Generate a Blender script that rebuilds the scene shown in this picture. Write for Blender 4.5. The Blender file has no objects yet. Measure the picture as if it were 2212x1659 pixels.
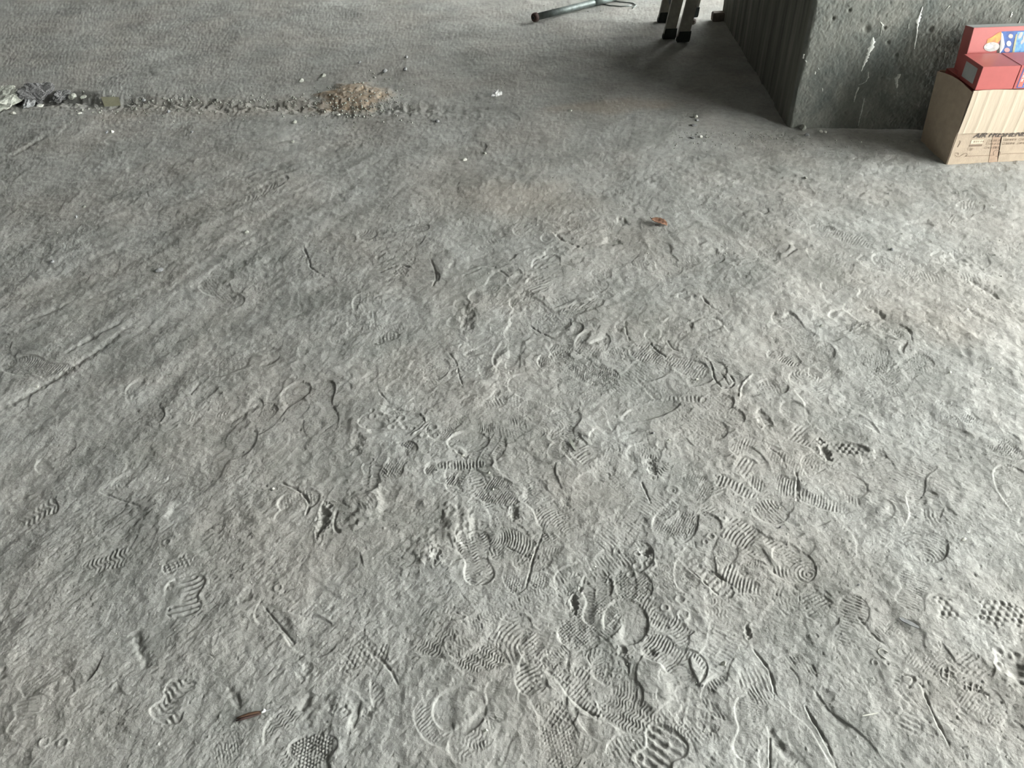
import bpy, bmesh, math, random
import numpy as np
from mathutils import Vector, Matrix

random.seed(7)
RNG = np.random.RandomState(11)
scn = bpy.context.scene
C = scn.collection

# ---------------------------------------------------------------- camera
F, H, PITCH, ROLL = 1661.0, 1.5, math.radians(40), math.radians(2)
R0 = np.array([1., 0, 0]); U0 = np.array([0, math.sin(PITCH), math.cos(PITCH)])
FW = np.array([0, math.cos(PITCH), -math.sin(PITCH)])
RT = math.cos(ROLL)*R0 - math.sin(ROLL)*U0
UP = math.sin(ROLL)*R0 + math.cos(ROLL)*U0
cam = bpy.data.cameras.new('camera'); co = bpy.data.objects.new('camera', cam); C.objects.link(co)
co.matrix_world = Matrix(((RT[0], UP[0], -FW[0], 0), (RT[1], UP[1], -FW[1], 0), (RT[2], UP[2], -FW[2], H), (0, 0, 0, 1)))
cam.sensor_fit = 'HORIZONTAL'; cam.sensor_width = 36; cam.lens = 36*F/2212
cam.clip_start = 0.02
scn.camera = co

# ---------------------------------------------------------------- light
w = bpy.data.worlds.new('sky'); scn.world = w; w.use_nodes = True
wn = w.node_tree; wn.nodes.clear()
wo = wn.nodes.new('ShaderNodeOutputWorld'); bg = wn.nodes.new('ShaderNodeBackground')
bg.inputs[0].default_value = (0.98, 1.0, 0.955, 1)      # even overcast sky
bg.inputs[1].default_value = 1.0
wn.links.new(bg.outputs[0], wo.inputs[0])
scn.view_settings.view_transform = 'Standard'; scn.view_settings.look = 'None'
scn.view_settings.gamma = 1; scn.view_settings.use_curve_mapping = False
scn.view_settings.exposure = 4.38
scn.cycles.use_denoising = True
scn.cycles.max_bounces = 6; scn.cycles.diffuse_bounces = 4

# ---------------------------------------------------------------- helpers
def at(px, py, z=0.0):
    d = FW*F + RT*(px-1106) - UP*(py-829.5)
    t = (z-H)/d[2]
    return np.array([d[0]*t, d[1]*t])

def ray(px, py):
    return FW*F + RT*(px-1106) - UP*(py-829.5)

def tag(o, label=None, cat=None, group=None, kind=None):
    if label: o['label'] = label
    if cat: o['category'] = cat
    if group: o['group'] = group
    if kind: o['kind'] = kind
    return o

def empty(name, loc=(0, 0, 0), rz=0):
    o = bpy.data.objects.new(name, None); C.objects.link(o); o.location = loc; o.rotation_euler = (0, 0, rz)
    o.empty_display_size = 0.1
    return o

def mesh_obj(name, bm, mats, parent=None, smooth=False, loc=None):
    me = bpy.data.meshes.new(name); bm.normal_update(); bm.to_mesh(me); bm.free()
    for m in (mats if isinstance(mats, (list, tuple)) else [mats]): me.materials.append(m)
    if smooth: me.polygons.foreach_set('use_smooth', [True]*len(me.polygons))
    o = bpy.data.objects.new(name, me); C.objects.link(o)
    if parent: o.parent = parent
    if loc is not None: o.location = loc
    return o

def box_bm(x0, x1, y0, y1, z0, z1, bm=None, bevel=0):
    b = bmesh.new()
    bmesh.ops.create_cube(b, size=1)
    for v in b.verts:
        v.co = Vector((x0+(v.co.x+.5)*(x1-x0), y0+(v.co.y+.5)*(y1-y0), z0+(v.co.z+.5)*(z1-z0)))
    if bevel: bmesh.ops.bevel(b, geom=b.edges[:], offset=bevel, segments=2, affect='EDGES')
    if bm is None: return b
    me = bpy.data.meshes.new('t'); b.to_mesh(me); b.free(); bm.from_mesh(me); bpy.data.meshes.remove(me)
    return bm

def tube_bm(pts, rad, seg=12, bm=None, closed=False):
    bm = bm or bmesh.new()
    pts = [Vector(p) for p in pts]
    rads = rad if isinstance(rad, (list, tuple)) else [rad]*len(pts)
    rings = []
    for i, p in enumerate(pts):
        a = pts[max(i-1, 0)]; b = pts[min(i+1, len(pts)-1)]
        t = (b-a).normalized()
        n = t.cross(Vector((0, 0, 1)))
        if n.length < 1e-3: n = Vector((1, 0, 0))
        n.normalize(); q = t.cross(n)
        rings.append([bm.verts.new(p + (n*math.cos(k*2*math.pi/seg) + q*math.sin(k*2*math.pi/seg))*rads[i]) for k in range(seg)])
    for i in range(len(rings)-1):
        for k in range(seg):
            bm.faces.new((rings[i][k], rings[i][(k+1) % seg], rings[i+1][(k+1) % seg], rings[i+1][k]))
    bm.faces.new(rings[0][::-1]); bm.faces.new(rings[-1])
    return bm

# ---------------------------------------------------------------- materials
def mat(name, col, rough=0.8, var=0.0, scale=20, bump=0.0, bscale=80, metal=0.0, spec=0.3, col2=None, vstretch=None):
    m = bpy.data.materials.new(name); m.use_nodes = True
    nt = m.node_tree; N = nt.nodes; L = nt.links
    p = N['Principled BSDF']; p.inputs['Roughness'].default_value = rough; p.inputs['Metallic'].default_value = metal
    p.inputs['Specular IOR Level'].default_value = spec
    tc = N.new('ShaderNodeTexCoord'); mp = N.new('ShaderNodeMapping')
    L.new(tc.outputs['Object'], mp.inputs[0])
    if vstretch: mp.inputs['Scale'].default_value = vstretch
    n = N.new('ShaderNodeTexNoise'); n.inputs['Scale'].default_value = scale; n.inputs['Detail'].default_value = 6
    n.inputs['Roughness'].default_value = 0.65
    L.new(mp.outputs[0], n.inputs['Vector'])
    r = N.new('ShaderNodeValToRGB'); r.color_ramp.elements[0].position = .3; r.color_ramp.elements[1].position = .72
    c2 = col2 or tuple(c*(1-var) for c in col)
    r.color_ramp.elements[0].color = (*c2, 1); r.color_ramp.elements[1].color = (*[min(1, c*(1+var*.6)) for c in col], 1)
    L.new(n.outputs['Fac'], r.inputs[0]); L.new(r.outputs[0], p.inputs['Base Color'])
    if bump:
        b = N.new('ShaderNodeTexNoise'); b.inputs['Scale'].default_value = bscale; b.inputs['Detail'].default_value = 5
        L.new(mp.outputs[0], b.inputs['Vector'])
        bn = N.new('ShaderNodeBump'); bn.inputs['Distance'].default_value = bump; L.new(b.outputs['Fac'], bn.inputs['Height'])
        L.new(bn.outputs[0], p.inputs['Normal'])
    return m

def floor_material():
    m = bpy.data.materials.new('dusty_concrete'); m.use_nodes = True
    nt = m.node_tree; N = nt.nodes; L = nt.links
    p = N['Principled BSDF']; p.inputs['Roughness'].default_value = 0.93; p.inputs['Specular IOR Level'].default_value = 0.15
    tc = N.new('ShaderNodeTexCoord'); P = tc.outputs['Object']
    def noise(s, d=4, r=.6, vec=P, dist=0):
        n = N.new('ShaderNodeTexNoise'); n.inputs['Scale'].default_value = s; n.inputs['Detail'].default_value = d
        n.inputs['Roughness'].default_value = r; n.inputs['Distortion'].default_value = dist
        L.new(vec, n.inputs['Vector']); return n.outputs['Fac']
    def ramp(f, stops):
        r = N.new('ShaderNodeValToRGB'); e = r.color_ramp.elements
        while len(e) < len(stops): e.new(.5)
        for q, (pos, c) in zip(e, stops): q.position = pos; q.color = (*c, 1) if len(c) == 3 else c
        L.new(f, r.inputs[0]); return r.outputs[0]
    def mix(f, a, b, mode='MIX'):
        x = N.new('ShaderNodeMix'); x.data_type = 'RGBA'; x.blend_type = mode
        for s, v in ((x.inputs[0], f), (x.inputs[6], a), (x.inputs[7], b)):
            if isinstance(v, (int, float)): s.default_value = v
            elif isinstance(v, tuple): s.default_value = (*v, 1)
            else: L.new(v, s)
        return x.outputs[2]
    base = ramp(noise(3.6, 8, .70), [(.34, (.285, .290, .276)), (.5, (.350, .350, .334)), (.64, (.400, .405, .390))])
    warm = ramp(noise(2.1, 3, .5), [(.42, (0, 0, 0)), (.62, (1, 1, 1))])
    c = mix(warm, base, mix(1.0, base, (1.025, .992, .975), 'MULTIPLY'))
    # fine mottling and scuffed dark grit
    c = mix(.55, c, mix(1.0, c, ramp(noise(38, 6, .7), [(.3, (.66, .66, .66)), (.5, (1.0, 1.0, 1.0)), (.75, (1.22, 1.22, 1.22))]), 'MULTIPLY'))
    c = mix(.7, c, mix(1.0, c, ramp(noise(210, 3, .6), [(.28, (.6, .6, .6)), (.42, (1, 1, 1)), (.8, (1.1, 1.1, 1.1))]), 'MULTIPLY'))
    # loose reddish sand lying on the slab, from the mesh attribute
    a = N.new('ShaderNodeAttribute'); a.attribute_name = 'sand'
    sep = N.new('ShaderNodeSeparateColor'); L.new(a.outputs['Color'], sep.inputs[0])
    c = mix(sep.outputs[0], c, mix(noise(14, 5), (.36, .265, .19), (.46, .375, .285)))
    c = mix(sep.outputs[1], c, mix(noise(30, 5), (.15, .15, .145), (.23, .225, .215)))
    L.new(c, p.inputs['Base Color'])
    b = N.new('ShaderNodeBump'); b.inputs['Distance'].default_value = .0016; b.inputs['Strength'].default_value = .8
    L.new(noise(170, 5, .65), b.inputs['Height'])
    b2 = N.new('ShaderNodeBump'); b2.inputs['Distance'].default_value = .004; b2.inputs['Strength'].default_value = .5
    L.new(noise(34, 6, .68), b2.inputs['Height']); L.new(b.outputs[0], b2.inputs['Normal'])
    L.new(b2.outputs[0], p.inputs['Normal'])
    return m

M_floor = floor_material()
M_wall = mat('grey_concrete', (.245, .245, .222), .88, .25, 7, .0018, 120, col2=(.135, .150, .142))
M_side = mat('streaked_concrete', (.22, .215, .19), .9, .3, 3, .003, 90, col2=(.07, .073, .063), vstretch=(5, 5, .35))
M_plain = mat('plain_concrete', (.13, .13, .125), .9, .2, 2)
M_paint = mat('white_paint', (.80, .82, .78), .7, .15, 120)
M_paint2 = mat('thin_white_paint', (.52, .54, .50), .7, .25, 160)
M_card = mat('cardboard', (.43, .35, .27), .85, .12, 30, .0006, 200)
M_card_in = mat('light_cardboard', (.50, .42, .33), .85, .07, 22, .0008, 120, vstretch=(1, 1, .12))
M_ink = mat('box_print', (.10, .085, .08), .8, .2, 90)
M_ink2 = mat('faded_print', (.22, .165, .125), .8, .2, 90)
M_label = mat('pale_label', (.62, .54, .42), .8, .05, 40)
M_tape = mat('brown_stain', (.40, .29, .215), .8, .15, 50)
M_red = mat('red_carton', (.41, .10, .095), .36, .06, 30, spec=.5)
M_greylab = mat('grey_label', (.42, .43, .43), .8, .06, 60)
M_white = mat('white_print', (.78, .78, .78), .6, .03, 60)
M_blue = mat('blue_print', (.06, .14, .40), .5, .2, 40, col2=(.045, .07, .20))
M_lblue = mat('light_blue_print', (.16, .38, .62), .5, .4, 60, col2=(.07, .17, .42))
M_orange = mat('flame_print', (.85, .34, .08), .5, .35, 60, col2=(.60, .15, .08))
M_yellow = mat('dull_yellow_print', (.38, .38, .25), .6, .2, 60)
M_silver = mat('silver_print', (.5, .48, .47), .5, .4, 120)
M_dark = mat('black_rubber', (.028, .033, .032), .8, .3, 60)
M_alu = mat('dusty_aluminium', (.34, .33, .29), .6, .25, 30, .0004, 200, metal=.1)
M_pipe = mat('galvanised_steel', (.20, .235, .23), .5, .45, 25, .0005, 150, metal=.35)
M_rust = mat('rusty_brown', (.085, .055, .05), .8, .3, 60)
M_brick = mat('brown_brick', (.20, .17, .145), .9, .3, 60, .002, 200)
M_stone = mat('pale_rubble', (.36, .37, .33), .9, .2, 25, .003, 60)
M_stone2 = mat('dark_rubble', (.17, .17, .172), .95, .3, 30, .006, 60)
M_chip = mat('white_chip', (.62, .62, .57), .85, .12, 60)
M_greych = mat('grey_chip', (.27, .275, .28), .9, .2, 60, .001, 120)
M_straw = mat('buff_board', (.50, .49, .36), .85, .1, 60)
M_leaf = mat('brown_leaf', (.27, .15, .10), .75, .3, 90)
M_twig = mat('brown_twig', (.13, .075, .05), .85, .35, 90)

# ---------------------------------------------------------------- numpy noise
def perlin(x, y, seed=0):
    xi = np.floor(x).astype(np.int64); yi = np.floor(y).astype(np.int64)
    xf = (x-xi).astype(np.float32); yf = (y-yi).astype(np.float32)
    u = xf*xf*xf*(xf*(xf*6-15)+10); v = yf*yf*yf*(yf*(yf*6-15)+10)
    def g(ix, iy, dx, dy):
        h = (ix*374761393 + iy*668265263 + seed*1442695041) & 0xffffffff
        h = ((h ^ (h >> 13))*1274126177) & 0xffffffff
        h = (h ^ (h >> 16)) & 1023
        return COS[h]*dx + SIN[h]*dy
    a = g(xi, yi, xf, yf); b = g(xi+1, yi, xf-1, yf); c = g(xi, yi+1, xf, yf-1); d = g(xi+1, yi+1, xf-1, yf-1)
    return (a + (b-a)*u)*(1-v) + (c + (d-c)*u)*v
_t = np.arange(1024)*2*math.pi/1024
COS = np.cos(_t).astype(np.float32)*1.4; SIN = np.sin(_t).astype(np.float32)*1.4
def sst(a, b, x):
    t = np.clip((x-a)/(b-a), 0, 1); return t*t*(3-2*t)

# ---------------------------------------------------------------- floor (one grid, finer where it is near)
NC, NR = 1300, 1000
s_in = np.linspace(-1, 1, NC)
s_out = 1 + np.geomspace(.004, 4.5, 22)
S = np.concatenate([-s_out[::-1], s_in, s_out])
def y_rows():
    # rows at even steps of viewing angle, so the grid is finest underfoot
    a = np.linspace(math.atan2(H, .56), math.atan2(H, 8.0), NR)
    y = H/np.tan(a)
    return np.concatenate([np.linspace(-9, .2, 24), np.linspace(.3, .55, 12), y, 8.0 + np.geomspace(.02, 12, 30)])
YR = y_rows()
WID = np.where(YR > .5, .80+.53*np.maximum(YR, 0), 1.065+.0*YR)
X = (S[None, :]*WID[:, None]).astype(np.float64); Y = np.repeat(YR[:, None], len(S), 1)
X[:, 0] = np.minimum(X[:, 0], -10); X[:, -1] = np.maximum(X[:, -1], 10)
SH = X.shape
x = X.ravel(); y = Y.ravel()

step_line0 = at(0, 212); step_line1 = at(900, 232)
sd = (step_line1-step_line0)/np.linalg.norm(step_line1-step_line0)
# signed distance beyond the old joint (positive = farther from the camera)
wob = .03*perlin(x*3, y*3, 41) + .012*perlin(x*14, y*14, 42)
dist_step = -(x-step_line0[0])*sd[1] + (y-step_line0[1])*sd[0] + wob
hgt = .010*perlin(x*1.1, y*1.1, 1) + .0060*perlin(x*2.7, y*2.7, 2)
near = 1-sst(3.0, 5.0, y)*.45
m1 = perlin(x*6.5, y*6.5, 3); m2 = perlin(x*14, y*14, 4); m3 = perlin(x*31, y*31, 5)
hgt = hgt + (.0036*m1 + .0018*m2*np.abs(m1+.4)*1.6 + .0012*m3 + .0007*perlin(x*52, y*52, 30))*near
# sharp little shelves where the crust has broken away
cr = perlin(x*9+.35*m2, y*9+.35*m1, 6)
hgt = hgt - .0012*sst(.30, .42, cr)*near
# drag streaks fanning out from the far middle
rx, ry = x-0.0, y-4.4
ang = np.arctan2(rx, -ry+1e-6); rr = np.hypot(rx, ry)
side = sst(.35, 1.3, np.abs(x))*sst(5.2, 3.6, y) if False else sst(.25, 1.2, np.abs(x))*(1-sst(3.6, 4.8, y))*sst(.3, 1.2, rr)
hgt = hgt + side*(.0032*perlin(ang*16, rr*1.3, 7) + .0024*perlin(ang*42, rr*3.2, 8))
# the joint: a shallow trench with crumbled edges
left_fade = 1-sst(-.9, .4, x)
hgt = hgt + left_fade*(.010*sst(-.02, .03, dist_step) - .010*np.exp(-((dist_step+.03)/.055)**2)*(1+1.2*m2+.8*m3))
rub = left_fade*np.exp(-((dist_step+.04)/.10)**2)
hgt = hgt + rub*(.006*np.abs(perlin(x*22, y*22, 61)) + .005*perlin(x*48, y*48, 62) - .006*sst(.2, .45, perlin(x*17, y*30, 63)))
hgt = hgt - left_fade*.006*np.exp(-((dist_step+.01)/.02)**2)*sst(-.1, .3, perlin(x*5, y*5, 9))
h = hgt.astype(np.float64)

def local(cx, cy, ax, R):
    """indices near (cx,cy) and coordinates along / across the axis"""
    r0 = np.searchsorted(YR, cy-R); r1 = np.searchsorted(YR, cy+R)
    if r1 <= r0: return None
    wmin = max(WID[min(r0, len(WID)-1)], .3); wmax = WID[min(r1, len(WID)-1)]
    lo = min((cx-R)/wmin, (cx-R)/wmax); hi = max((cx+R)/wmin, (cx+R)/wmax)
    c0 = np.searchsorted(S, lo); c1 = np.searchsorted(S, hi)
    if c1 <= c0: return None
    xs = X[r0:r1, c0:c1]; ys = Y[r0:r1, c0:c1]
    dx = xs-cx; dy = ys-cy; ca, sa = math.cos(ax), math.sin(ax)
    return (slice(r0, r1), slice(c0, c1)), dx*ca+dy*sa, -dx*sa+dy*ca, xs, ys
h = h.reshape(SH)

def tread(style, u, v, p, seed):
    tau = 2*math.pi
    u, v = u+.0016*perlin(u*60+seed, v*60, 91)+.004*perlin(u*14+seed, v*14, 92), v+.0016*perlin(u*60, v*60+seed, 93)
    if style == 0:   q = np.sin(tau*(u + .18*np.abs(v))/p)                                   # chevron bars
    elif style == 1: q = np.maximum(np.cos(tau*u/p), np.cos(tau*v/p))*2-1                    # square grid
    elif style == 2:                                                                          # rings
        a = (np.mod(u/p/2+.5, 1)-.5)*p*2; b = (np.mod(v/p/2+.5, 1)-.5)*p*2
        q = np.exp(-((np.hypot(a, b)-p*.55)/(p*.16))**2)*2-.4
    elif style == 3: q = np.sin(tau*(u/p + .35*np.sin(tau*v/(p*3.4))))                       # waves
    elif style == 4: q = np.sin(tau*u/p)                                                     # straight lines
    elif style == 5:                                                                          # honeycomb
        q = (np.cos(tau*v/p) + np.cos(tau*(v*.5+u*.866)/p) + np.cos(tau*(v*.5-u*.866)/p))*.7
    elif style == 6: q = np.sin(tau*np.hypot(u-.11, v)/p)                                    # nested arcs
    elif style == 7: q = np.where(np.mod(v, p*3) < p*.5, 1, np.sin(tau*u/p))                  # barred columns
    else: q = 0*u
    return np.tanh(q*1.6)

def shoe(cx, cy, ax, L, W, style, depth, t, p, seed, patch=.14, rim=.28, shape='shoe', flat=.35):
    g = local(cx, cy, ax, L*.62)
    if g is None: return
    sl, u, v, xs, ys = g
    un = u/L
    if shape == 'shoe':
        hw = .5*W*(.86 - .20*np.exp(-((un+.08)/.13)**2) + .16*np.exp(-((un-.22)/.16)**2))
        end = np.sqrt(np.clip(1-np.clip((np.abs(un)-.33)/.17, 0, None)**2, 0, 1))
        hw = hw*end
        d = np.where(np.abs(un) < .5, hw-np.abs(v), -.02-0*u)
    else:
        e = np.sqrt((u/(L/2))**2 + (v/(W/2))**2); d = (1-e)*min(L, W)/2
    k = sst(-.0015, .0015, d)
    fade = sst(patch-.18, patch+.12, perlin(xs*13+seed, ys*13, seed % 97)+.32)
    k = k*fade
    base = h[sl]
    mean = float((base*k).sum()/max(k.sum(), 1))
    depth = depth*.75
    new = base + (mean-base)*k*(1-flat)*.7
    new = new - depth*k
    if style >= 0: new = new + t*.85*tread(style, u, v, p, seed)*sst(.003, .007, d)*k*np.clip(.75+.9*perlin(xs*26+seed, ys*26, 94), 0, 1)
    new = new + rim*depth*.8*np.exp(-((d+.004)/.0035)**2)*fade
    h[sl] = new

def imprint(x0, y0, x1, y1, wpx, style, depth=.0016, t=.0009, p=.007, **kw):
    """a print between two picked floor points, width in pixels"""
    a = at(x0, y0); b = at(x1, y1); c = (a+b)/2; L = np.linalg.norm(b-a)
    sc = math.hypot(c[1], H)/F
    shoe(c[0], c[1], math.atan2(b[1]-a[1], b[0]-a[0]), L, wpx*sc, style, depth, t, p, int(x0*7+y0) % 9973, **kw)

def groove(pts, wid=.003, depth=.003, ridge=.28, px=True):
    P = [at(*q) for q in pts] if px else [np.array(q) for q in pts]
    # smooth the polyline
    for _ in range(2):
        Q = [P[0]]
        for a, b in zip(P[:-1], P[1:]): Q += [a*.75+b*.25, a*.25+b*.75]
        Q.append(P[-1]); P = Q
    lo = np.min(P, 0)-.02; hi = np.max(P, 0)+.02; c = (lo+hi)/2
    g = local(c[0], c[1], 0, max(hi-lo)/2+.01)
    if g is None: return
    sl, u, v, xs, ys = g
    best = np.full(u.shape, 9.); sgn = np.zeros(u.shape); tt = np.zeros(u.shape)
    n = len(P)-1
    for i, (a, b) in enumerate(zip(P[:-1], P[1:])):
        ab = b-a; l2 = ab@ab+1e-12
        t = np.clip(((xs-a[0])*ab[0]+(ys-a[1])*ab[1])/l2, 0, 1)
        dx = xs-a[0]-ab[0]*t; dy = ys-a[1]-ab[1]*t; d = np.hypot(dx, dy)
        m = d < best; best = np.where(m, d, best); tt = np.where(m, (i+t)/n, tt)
        sgn = np.where(m, np.sign(dx*ab[1]-dy*ab[0]), sgn)
    jag = np.clip(1+.9*perlin(xs*70, ys*70, 17)+.6*perlin(xs*25, ys*25, 18), 0, 2)
    best = np.abs(best + wid*.9*perlin(xs*55, ys*55, 19))
    if depth > .0055: depth = depth*.42; ridge = .0; wid = wid*1.5; jag = 1+.6*(jag-1)
    best = best/.72; ridge = ridge*.55
    prof = np.sin(np.clip(tt, 0, 1)*math.pi)**.4
    h[sl] += prof*(-depth*np.exp(-(best/wid)**2)*jag + ridge*depth*np.exp(-((best-wid*2)/wid)**2)*(sgn > 0))

def ring(px_, py_, rpx, hgt_=.0015):
    c = at(px_, py_); sc = math.hypot(c[1], H)/F; r = rpx*sc
    g = local(c[0], c[1], 0, r*2.2)
    if g is None: return
    sl, u, v, xs, ys = g; d = np.hypot(u, v)
    h[sl] += hgt_*np.exp(-((d-r)/(r*.26))**2) - hgt_*.7*np.exp(-(d/(r*.6))**2)

def dent(px_, py_, wpx, hpx, depth, rotpx=0, rim=.12):
    depth = depth*.62
    c = at(px_, py_); sc = math.hypot(c[1], H)/F
    rx_ = wpx/2*sc; ry_ = hpx/2*sc*math.hypot(c[1], H)/H
    g = local(c[0], c[1], rotpx, max(rx_, ry_)*2.4)
    if g is None: return
    sl, u, v, xs, ys = g
    e = np.hypot(u/rx_, v/ry_) + .55*perlin(xs*1.1/rx_+px_, ys*1.1/rx_, 23) + .35*perlin(xs*2.6/rx_+px_, ys*2.6/rx_, 24)
    h[sl] += -depth*(1-sst(.25, 1.15, e)) + rim*depth*np.exp(-((e-1.2)/.22)**2)

# countless older, half worn prints
for i in range(330):
    if i < 240:
        cy_ = .6 + 2.6*RNG.beta(1.2, 1.7); cx_ = RNG.normal(.25, .55)*(.6+.28*cy_)
    else:
        cy_ = RNG.uniform(.6, 5.5); cx_ = RNG.uniform(-1, 1)*(.7+.5*cy_)
    full = RNG.rand() < .55
    L_ = RNG.uniform(.24, .29) if full else RNG.uniform(.06, .11)
    W_ = RNG.uniform(.09, .105) if full else RNG.uniform(.05, .085)
    dep = RNG.uniform(.0006, .0024)*(1 if cy_ < 3.2 else .6)
    st = int(RNG.choice([0, 1, 2, 3, 4, 5, 6, 7, -1], p=[.14, .08, .04, .15, .20, .11, .08, .09, .11]))
    shoe(cx_, cy_, RNG.uniform(0, math.pi*2), L_, W_, st, dep, dep*RNG.uniform(.35, .65), RNG.uniform(.0055, .0105), i*13+5,
         patch=RNG.uniform(.0, .55), rim=RNG.uniform(0, .25), shape='shoe' if full else 'oval')
for i in range(90):
    cy_ = .6 + 3.2*RNG.beta(1.2, 1.7); cx_ = RNG.uniform(-.9, 1)*(.65+.45*cy_)
    a = RNG.uniform(0, math.pi); l = RNG.uniform(.02, .09); k = RNG.uniform(-.3, .3)
    p0 = np.array([cx_, cy_]); d = np.array([math.cos(a), math.sin(a)]); n = np.array([-d[1], d[0]])
    if i % 2: groove([p0, p0+d*l*.5+n*l*k, p0+d*l], RNG.uniform(.001, .002), RNG.uniform(.0008, .0022), px=False)

# the prints that stand out in the photograph
S_ = imprint
S_(1288, 1352, 1290, 1232, 64, 7, .0028, .0016, .0085, flat=.1)
S_(1352, 1392, 1352, 1292, 92, -1, .0035, 0, .01, shape='oval', flat=.1)
S_(1040, 1262, 1015, 1140, 72, 3, .0026, .0014, .009)
S_(935, 1535, 1050, 1535, 96, -1, .0030, 0, .01, shape='oval', flat=.05)
S_(1062, 1560, 1085, 1470, 56, 4, .0016, .0011, .0048)
S_(1100, 1400, 1165, 1500, 60, 6, .0020, .0016, .009)
S_(1175, 1440, 1225, 1400, 40, 4, .0016, .0013, .006)
S_(1612, 1645, 1626, 1500, 62, 4, .0016, .0009, .0052)
S_(1500, 1580, 1512, 1480, 90, 1, .0014, .0009, .022)
S_(1400, 1672, 1455, 1575, 84, 4, .0040, .0024, .016, flat=.2)
S_(1395, 1380, 1520, 1470, 84, 0, .0022, .0012, .007)
S_(1130, 1480, 1240, 1560, 80, 1, .0016, .0009, .009, patch=.3)
S_(1345, 905, 1470, 862, 48, -1, .0030, 0, .01, shape='oval', flat=.05)
S_(1379, 812, 1425, 860, 22, 4, .0016, .0018, .012)
S_(1425, 855, 1525, 862, 26, 4, .0016, .0016, .012)
S_(1595, 845, 1700, 832, 52, 1, .0022, .0008, .010)
S_(1545, 1030, 1640, 1066, 44, 4, .0012, .0016, .010)
S_(1340, 560, 1420, 575, 52, 5, .0018, .0012, .010)
S_(1366, 520, 1425, 560, 40, 4, .0014, .0012, .011)
S_(775, 912, 925, 916, 58, -1, .0030, 0, .01, flat=.05)
S_(966, 956, 1056, 950, 64, -1, .0032, 0, .01, shape='oval', flat=.05)
S_(925, 1006, 1066, 998, 34, 4, .0018, .0018, .0085, shape='oval')
S_(1066, 1005, 1140, 1000, 44, -1, .0016, 0, .01, shape='oval')
S_(835, 1035, 885, 955, 58, 5, .0020, .0019, .0068, flat=.3)
S_(800, 1052, 806, 990, 44, 7, .0018, .0018, .012)
S_(600, 1090, 690, 1070, 66, 1, .0030, .0007, .008, shape='oval')
S_(175, 1230, 285, 1190, 62, 3, .0016, .0018, .0105)
S_(350, 1232, 420, 1200, 40, 1, .0016, .0015, .010)
S_(395, 1330, 400, 1240, 80, 6, .0022, .0024, .014)
S_(345, 1560, 415, 1470, 84, 3, .0022, .0022, .012)
S_(560, 1300, 720, 1400, 84, -1, .0028, 0, .01, flat=.15)
S_(665, 1690, 680, 1585, 96, 5, .0026, .0017, .0066)
S_(40, 1590, 80, 1500, 60, 4, .0014, .0014, .009)
S_(1880, 976, 1775, 968, 56, 5, .0040, .0030, .014, shape='oval')
S_(1960, 1320, 1980, 1235, 66, 4, .0010, .0011, .007)
S_(2000, 1310, 2225, 1330, 72, 5, .0014, .0022, .014)
S_(2030, 1450, 2120, 1480, 50, 1, .0012, .0018, .011)
S_(1920, 1530, 1925, 1430, 46, 7, .0012, .0013, .008)
S_(1960, 1580, 1985, 1500, 56, 4, .0012, .0014, .012)
S_(1825, 1400, 1850, 1290, 60, 4, .0012, .0013, .008)
S_(1790, 682, 1912, 680, 46, -1, .0045, 0, .01, shape='oval', flat=.6)
S_(1080, 800, 1150, 640, 60, 0, .0014, .0012, .010, patch=.2)
S_(1200, 760, 1260, 800, 40, 1, .0012, .0012, .009)
S_(1105, 800, 1120, 730, 36, 4, .0012, .0012, .008)
S_(1210, 960, 1225, 880, 66, 3, .0014, .0013, .009)
S_(850, 600, 900, 560, 40, 5, .0014, .0014, .012)
S_(800, 745, 860, 720, 36, 5, .0015, .0017, .012)
S_(1080, 228, 1120, 262, 16, 4, .002, .002, .022)
S_(1040, 545, 1080, 520, 50, 6, .0016, .0014, .012)
S_(1110, 490, 1150, 465, 40, 6, .0016, .0014, .013)
S_(120, 1080, 40, 1120, 70, 3, .0016, .0015, .012, patch=.3)
S_(1090, 1260, 1180, 1230, 80, 5, .0012, .0010, .006, patch=.2)
S_(1480, 1200, 1580, 1290, 44, 4, .0020, .0010, .014, flat=.2)
for a in ((1333,1189,8), (1377,1221,9), (1405,1217,10), (1363,1239,9), (1469,1295,10), (1436,1312,8), (1475,1328,12), (1377,1195,7),
          (1453,1057,13), (1453,1057,5), (1429,1604,15), (1377,1637,12), (806,902,8), (849,911,8), (868,905,8), (845,926,8), (875,926,7),
          (892,927,6), (916,942,9), (935,924,9), (942,941,6), (805,891,6), (360,1171,8), (97,1606,9), (137,1606,9), (1536,1158,8), (1524,1170,6),
          (420,1245,7), (600,1268,8), (1890,1430,6), (1560,1120,7)): ring(*a)
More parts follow.
